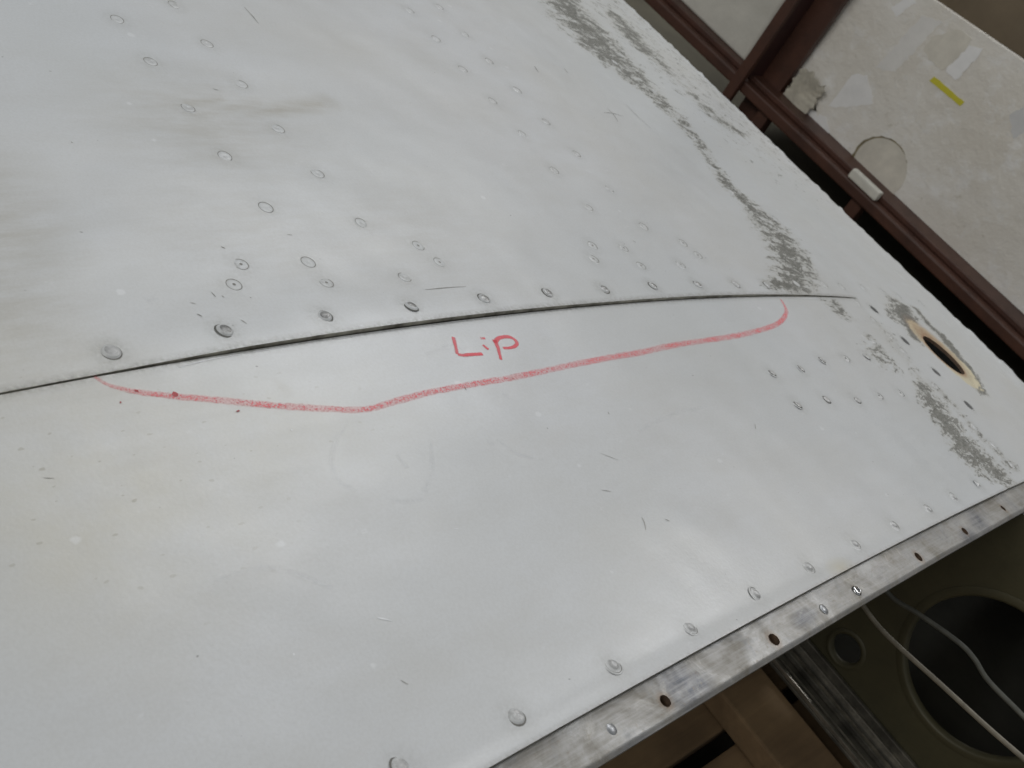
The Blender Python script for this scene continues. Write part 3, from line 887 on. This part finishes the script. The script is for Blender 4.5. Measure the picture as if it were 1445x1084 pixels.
# ---- scratches and chips, joined (too small to pick apart)
marks = [([(905,730),(909,738),(911,748)], .9), ([(938,733),(945,736)], .8), ([(848,692),(862,694)], .7), ([(565,960),(576,966)], .9),
         ([(857,153),(866,162),(872,172)], 1.1), ([(882,146),(898,162),(920,182)], .6), ([(852,159),(864,160),(880,164)], .8),
         ([(754,94),(757,99),(760,103)], 1.2), ([(598,412),(612,411),(632,409),(655,408)], .9), ([(300,126),(308,128)], .7), ([(312,348),(318,351)], 1.3),
         ([(345,10),(356,22),(365,33)], 1.0), ([(846,640),(872,650)], .5), ([(1065,598),(1066,606)], .7), ([(268,428),(276,430)], .8), ([(277,445),(284,449)], 1.4),
         ([(338,455),(346,461)], 1.3), ([(298,413),(304,420)], 1.0), ([(312,418),(316,421)], 1.1), ([(352,421),(354,422)], 1.1), ([(655,545),(658,551)], 1.6),
         ([(100,201),(102,203)], 1.1), ([(405,331),(412,332)], .7), ([(60,675),(76,676)], .7), ([(720,533),(726,536)], 1.0), ([(796,97),(801,103)], .9),
         ([(1020,195),(1028,203)], .9), ([(940,60),(950,68)], 1.0), ([(857,582),(859,586)], 1.0), ([(893,340),(897,342)], .8)]
V, F_, A = stroke_mesh([(p, [.25*w_, .8*w_, .3*w_], 8) for p, w_ in marks], .00012)
o = obj("paint_scratches", V-WO, F_, simple("scratch_dirt", (.40, .39, .36), .8, 0, .5, 200), skin_low); o['kind'] = 'stuff'
chips = [([(250,519),(292,508.5),(340,500)], .8), ([(345,499.5),(420,486.5)], .5), ([(470,480),(500,474.5)], .7), ([(600,461.5),(622,459)], .5), ([(1120,421.5),(1160,421.5)], .6), ([(533,872),(540,873),(553,876)], 1.6), ([(411,605),(413,607)], 1.5), ([(414,922),(415,925)], 1.5), ([(640,745),(648,746)], .7), ([(440,746),(444,747)], 1.2)]
V, F_, A = stroke_mesh([(p, [.4*w_, w_, .4*w_], 8) for p, w_ in chips], .00012)
o = obj("bright_chips", V-WO, F_, simple("bright_chip", (.80, .81, .82), .5), skin_low); o['kind'] = 'stuff'

# ---- faint dusty hand smears
def make_smear():
    m, nt, b = new_mat("pale_dust_smear"); g = N(nt)
    pos = g.n('ShaderNodeNewGeometry').outputs['Position']
    b.inputs['Base Color'].default_value = (.74, .75, .76, 1); b.inputs['Roughness'].default_value = .36
    core = g.ramp(g.attr('across').outputs['Fac'], [(0, 1), (1, 0)])
    g.l(g.math('MULTIPLY', g.math('MULTIPLY', core, .2), g.ramp(g.noise(pos, 160, 5, .7), [(.35, .1), (.65, 1)])), b.inputs['Alpha'])
    return m
zs = lambda L: [(200+x/1.605, 500+y/1.605) for x, y in L]
smears = [(zs([(470,150),(440,200),(432,250),(450,290),(492,306)]), [3, 5, 6, 7, 7], 40), (zs([(655,190),(658,260),(640,312)]), [3, 6, 7], 24),
          (zs([(560,330),(600,332),(640,327)]), [4, 7, 5], 16), (zs([(780,195),(800,205)]), [5, 5], 8), (zs([(815,90),(832,98)]), [7, 7], 8),
          ([(600,500),(640,488),(662,505)], [4, 8, 6], 20), ([(900,610),(935,590),(990,575)], [3, 6, 4], 24), ([(300,820),(380,800),(470,830)], [4, 9, 5], 30),
          ([(700,620),(730,640),(770,650)], [4, 7, 4], 20), ([(205,425),(222,420)], [9, 8], 10), ([(560,640),(575,660)], [5, 6], 10)]
WSC = 1.0
V, F_, A = stroke_mesh(smears, .00006)
o = obj("dust_smears", V-WO, F_, make_smear(), skin_low); fattr(o, 'across', A); o['kind'] = 'stuff'

# ------------------------------------------------------------------ cables hanging out of the bay
def cable(name, px, xpl, rad, mat, label):
    p = on_plane(px, (1, 0, 0), xpl)
    p = smooth_line(p, 40)
    o = tube(name, p - p[0], rad, mat); o.location = p[0]
    return tag(o, label, 'cable', 'cables below the cut edge of the wing')
cable("control_cable", [(1180,800),(1216,852),(1240,884),(1270,914),(1330,968),(1391,1024),(1445,1071),(1560,1170)], .405, .0015,
      simple("pale_cable", (.21, .185, .135), .6, 0, .35, 120), 'pale tan cable running out from under the bright screw')
cable("control_cable", [(1225,800),(1258,842),(1297,867),(1352,906),(1375,930),(1395,961),(1445,1012),(1540,1110)], .45, .0016,
      simple("grey_cable", (.10, .10, .08), .6, 0, .35, 120), 'dark grey green cable crossing the large round spar hole')

# ------------------------------------------------------------------ wooden pallet under the wing
ZP = Z_BOT - .0035
pal = empty("wooden_pallet", (.35, .3, -.45), 'old brown wooden pallet under the wing, seen below the metal strip', 'pallet')
def plank(a, b): return box("plank", a, b, WOOD, pal, bev=.002)
plank((.430, -.35, ZP-.02), (.482, .95, ZP-.0008))
yv_ = -.30
for wd, gap in ((.10, .03), (.085, .035), (.10, .012), (.045, .03), (.055, .028), (.1, .03), (.1, .03), (.1, .03), (.1, .03), (.1, .03), (.1, .03)):
    plank((-.28, yv_, ZP-.042), (.90, yv_+wd, ZP-.0205)); yv_ += wd+gap
for x0 in (-.25, .32, .80):
    box("stringer", (x0, -.30, -.43), (x0+.06, .95, ZP-.0425), WOOD, pal, bev=.002)
for yb in (-.28, .30, .84):
    box("bottom_board", (-.28, yb, -.4495), (.90, yb+.1, -.4305), WOOD, pal, bev=.002)

# ------------------------------------------------------------------ rack behind the wing
XR = 1.50
rack = empty("storage_rack", (XR, .87, -.45), 'maroon painted steel rack with upright post and beam behind the wing', 'rack')
zt = -.321
box("beam", (XR, -.6, zt-.024), (XR+.045, 2.4, zt-.006), MAROON, rack, bev=.003)
box("beam_lip", (XR+.018, -.6, zt-.0055), (XR+.085, 2.4, zt+.004), MAROON, rack, bev=.002)
box("lower_rail", (XR+.01, -.6, -.447), (XR+.04, 2.4, -.425), MAROON, rack, bev=.002)
pe = on_plane([(1024.5, 136), (1073.6, 132)], (1, 0, 0), XR)
ya_, yb_ = sorted((pe[0][1], pe[1][1]))
yb_ = ya_ + .046
box("upright_post", (XR-.012, yb_-.012, -.4495), (XR-.0005, yb_+.006, .75), MAROON, rack, bev=.002)
box("upright_post", (XR+.0455, ya_-.004, -.4495), (XR+.06, yb_-.004, .75), MAROON, rack, bev=.002)
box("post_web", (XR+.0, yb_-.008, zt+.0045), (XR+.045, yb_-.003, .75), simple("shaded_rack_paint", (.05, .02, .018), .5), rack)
for yy in (.10, .585, .80):
    box("spacer", (XR+.012, yy, -.4245), (XR+.034, yy+.022, zt-.0245), MAROON, rack, bev=.002)
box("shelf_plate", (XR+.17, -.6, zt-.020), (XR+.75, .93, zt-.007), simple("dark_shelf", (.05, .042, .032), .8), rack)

# white panel standing in the rack
XP = XR + .052
def make_panelmat():
    m, nt, b = new_mat("stained_white_panel"); g = N(nt)
    pos = g.n('ShaderNodeNewGeometry').outputs['Position']
    c = g.mix(g.ramp(g.noise(pos, 5, 5, .6), [(.35, 0), (.65, 1)]), (.76, .735, .68), (.66, .62, .545))
    c = g.mix(g.math('MULTIPLY', g.ramp(g.noise(pos, 26, 6, .72), [(.52, 0), (.66, 1)]), .5), c, (.82, .82, .81))
    c = g.mix(g.math('MULTIPLY', g.ramp(g.noise(g.mapping(pos, (1, 1, 1), (4, 0, 2)), 40, 5, .7), [(.64, 0), (.72, 1)]), .5), c, (.42, .38, .30))
    g.l(c, b.inputs['Base Color']); b.inputs['Roughness'].default_value = .55
    g.l(g.bump(g.noise(pos, 30, 6, .65), .4, .009), b.inputs['Normal'])
    return m
PANEL = make_panelmat()
pan = empty("white_panel", (XP, .45, zt+.004), 'stained white panel with tape pieces and a yellow mark, standing on the rack beam', 'panel')
PO = np.array(pan.location)
tl = on_plane([(1300, -5)], (1, 0, 0), XP)[0]; tr = on_plane([(1452, 99)], (1, 0, 0), XP)[0]
ztop = lambda y: np.interp(y, [tr[1]-.6, tr[1], tl[1], tl[1]+.5], [tr[2]+.02, tr[2], tl[2], tl[2]-.01])
nu, nv = 90, 40
ya2 = np.linspace(-.4, .875, nu)
V = []
for side in (0, 1):
    for yv in ya2:
        for t in np.linspace(0, 1, nv):
            zb_ = zt+.0045
            if abs(yv - .80) < .045 : zb_ += .035*max(0, 1-abs(yv-.80)/.045)**.5 * (1 if yv > .74 else .5)
            zv = zb_ + (ztop(yv)-zb_)*t
            bul = -.0 + .020*(1-t) ** 2 + .004*math.sin(yv*9+2*t)
            V.append((XP + .03*t + bul*.4 + side*.016, yv, zv))
V = np.array(V); nn_ = nu*nv
F_ = []
for i in range(nu-1):
    for j in range(nv-1):
        a0 = i*nv+j
        F_.append((a0, a0+1, a0+nv+1, a0+nv)); F_.append((nn_+a0, nn_+a0+nv, nn_+a0+nv+1, nn_+a0+1))
    F_.append((i*nv+nv-1, nn_+i*nv+nv-1, nn_+(i+1)*nv+nv-1, (i+1)*nv+nv-1)); F_.append((i*nv, (i+1)*nv, nn_+(i+1)*nv, nn_+i*nv))
F_.append(tuple(range(nv)) + tuple(nn_+j for j in range(nv-1, -1, -1)))
obj("sheet", V-PO, F_, PANEL, pan, smooth=False)

def px_panel(p, d=0.0):
    d = d * .4
    q = on_plane(p, (1, 0, 0), XP)
    for _ in range(3):
        t = (q[:, 2]-zt)/np.maximum(np.array([ztop(v) for v in q[:, 1]])-zt, .01)
        xs = XP + .03*t + .4*(.020*(1-t)**2 + .004*np.sin(q[:, 1]*9+2*t)) - d
        dd = ray(p); tt = (xs - CAM[0])/dd[:, 0]; q = CAM + dd*tt[:, None]
    return q
def patch(name, poly, mat, d=.0012, label=None):
    if len(poly) < 20:      # torn, uneven outline
        jit = .6 if name == 'yellow_tape' else 1.6; out = []
        for (xa, ya0), (xb0, yb0) in zip(poly, poly[1:] + poly[:1]):
            m_ = max(2, int(math.hypot(xb0-xa, yb0-ya0)/5))
            for t in range(m_):
                out.append((xa+(xb0-xa)*t/m_ + random.uniform(-jit, jit), ya0+(yb0-ya0)*t/m_ + random.uniform(-jit, jit)))
        poly = out
    q = px_panel(poly, d); k = len(q)
    V = np.vstack([q, q + np.array([.0004, 0, 0])])
    F_ = [tuple(range(k)), tuple(range(2*k-1, k-1, -1))] + [(i, k+i, k+(i+1) % k, (i+1) % k) for i in range(k)]
    o = obj(name, V-PO, F_, mat, pan, smooth=False)
    if label: o['label'] = label
    return o
zz = lambda L: [(900+x/2.65, y/2.65) for x, y in L]
TAPE = simple("white_tape", (.82, .81, .79), .5, 0, .1, 30)
TAPE2 = simple("cream_patch", (.69, .65, .56), .6, 0, .2, 25)
patch("tape_piece", zz([(945,25),(1030,-20),(1040,10),(968,60)]), TAPE)
patch("tape_piece", zz([(1240,170),(1295,185),(1190,300),(1150,265)]), TAPE, .0026)
patch("tape_piece", zz([(1060,60),(1140,80),(960,270),(890,255)]), simple("faded_tape", (.75, .73, .69), .5, 0, .1, 30), .0010)
patch("repair_patch", zz([(1065,185),(1100,140),(1205,108),(1250,150),(1200,215),(1140,265),(1100,235)]), TAPE2, .0018)
patch("yellow_tape", zz([(1108,285),(1222,382),(1205,398),(1090,302)]), simple("yellow_tape_colour", (.60, .54, .03), .5, 0, .1), .002, 'short yellow tape strip')
patch("tape_piece", zz([(700,270),(860,280),(880,390),(820,400),(700,400),(650,340)]), TAPE, .0014)
patch("tape_piece", zz([(640,400),(700,440),(720,500),(640,505),(600,480)]), TAPE, .0020)
patch("tape_piece", zz([(1390,430),(1444,400),(1444,500),(1400,520)]), simple("grey_tape", (.62, .615, .60), .5, 0, .1, 30), .0012)
cc = [(905+102*math.cos(a_), 628+112*math.sin(a_)) for a_ in np.linspace(0, 2*math.pi, 40)[:-1]]
patch("round_patch_rim", zz([(901+(x-905)*1.04+random.uniform(-2.5, 2.5), 625+(y-628)*1.035+random.uniform(-2.5, 2.5)) for x, y in cc]), simple("brown_tide_mark", (.24, .20, .11), .7, 0, .5, 60), .0012)
patch("round_patch", zz(cc), TAPE2, .0026, 'round cream patch with brown rim')
# torn lower corner: crumpled beige cloth
def crumple(name, poly_y, poly_z, xc, amp, mat, parent, origin, n=40, seed=3, thick=.004, ragged=0.0):
    r = np.random.default_rng(seed); P = r.uniform(-1, 1, (14, 2)); D = r.normal(size=(14, 2)); D /= np.linalg.norm(D, axis=1)[:, None]
    yv = np.linspace(*poly_y, n); zv = np.linspace(*poly_z, n); Y, Z = np.meshgrid(yv, zv, indexing='ij')
    u = (Y-poly_y[0])/(poly_y[1]-poly_y[0])*2-1; v = (Z-poly_z[0])/(poly_z[1]-poly_z[0])*2-1
    h_ = 0*u
    for (a_, b_), (c_, d_) in zip(P, D):
        h_ += np.abs((u-a_)*c_ + (v-b_)*d_) * r.uniform(-1, 1)
    for _ in range(30):
        a_, b_ = r.uniform(-1, 1, 2); c_, d_ = r.normal(size=2)*6
        h_ += .10*np.abs(np.sin((u-a_)*c_ + (v-b_)*d_))*np.exp(-((u-a_)**2+(v-b_)**2)*3)
    h_ = (h_-h_.min())/(h_.max()-h_.min())
    X = xc - amp*h_
    Y = Y + ragged*(.5*np.sin(v*7+1) + .35*np.sin(v*17))*np.abs(u); Z = Z + ragged*np.maximum(v, 0)*(np.sin(u*4+1) + .6*np.sin(u*11))
    V = np.stack([X, Y, Z], -1).reshape(-1, 3)
    V = np.vstack([V, V + np.array([thick, 0, 0])]); m_ = n*n
    F_ = []
    for i in range(n-1):
        for j in range(n-1):
            a0 = i*n+j; F_.append((a0, a0+1, a0+n+1, a0+n)); F_.append((m_+a0, m_+a0+n, m_+a0+n+1, m_+a0+1))
        F_.append((i*n, (i+1)*n, m_+(i+1)*n, m_+i*n)); F_.append((i*n+n-1, m_+i*n+n-1, m_+(i+1)*n+n-1, (i+1)*n+n-1))
    for j in range(n-1):
        F_.append((j, m_+j, m_+j+1, j+1)); b0 = (n-1)*n+j; F_.append((b0, b0+1, m_+b0+1, m_+b0))
    return obj(name, V-np.array(origin), F_, mat, parent)
q = px_panel(zz([(560,430), (640,300)]), .004)
crumple("torn_flap", sorted((q[0][1]-.03, q[0][1]+.022)), (zt+.0045, zt+.060), XP-.0005, .012,
        simple("beige_cloth", (.62, .58, .48), .8, 0, .3, 40, bump=.4), pan, PO, 36, 5, .002, .0035)
# wedge block holding the panel on the beam
q = on_plane(zz([(790, 660), (895, 750)]), (1, 0, 0), XR+.012)
y0_, y1_ = sorted((q[0][1], q[1][1]))
wb = box("wooden_wedge", (XR+.003, y0_, zt-.0055), (XR+.017, y1_, zt+.010), simple("pale_block", (.72, .70, .62), .7, 0, .15), None, bev=.003)
tag(wb, 'small pale block lying on the maroon beam below the round patch', 'block')

# crumpled plastic in the next bay
pl = crumple("plastic_sheet", (.905, 2.0), (zt+.0045, .12), XP+.05, .085, simple("dull_white_plastic", (.68, .66, .59), .45, 0, .22, 8, bump=.3, bscale=40, bdist=.004),
             None, (XP+.05, 1.4, zt+.0045), 110, 11)
pl.location = (XP+.05, 1.4, zt+.0045)
tag(pl, 'crumpled off-white plastic sheet beyond the upright post', 'plastic sheet')

# cardboard carton behind the white panel
CARD = simple("brown_cardboard", (.20, .155, .10), .8, 0, .3, 6)
ct = empty("cardboard_box", (XR+.36, .3, zt-.0065), 'dim brown cardboard box behind the white panel', 'box')
box("carton", (XR+.22, -.5, zt-.0065), (XR+.60, .95, .20), CARD, ct, bev=.004)
box("packing_tape", (XR+.2175, -.5, -.02), (XR+.2195, .95, .03), simple("pale_packing_tape", (.26, .215, .155), .4), ct)
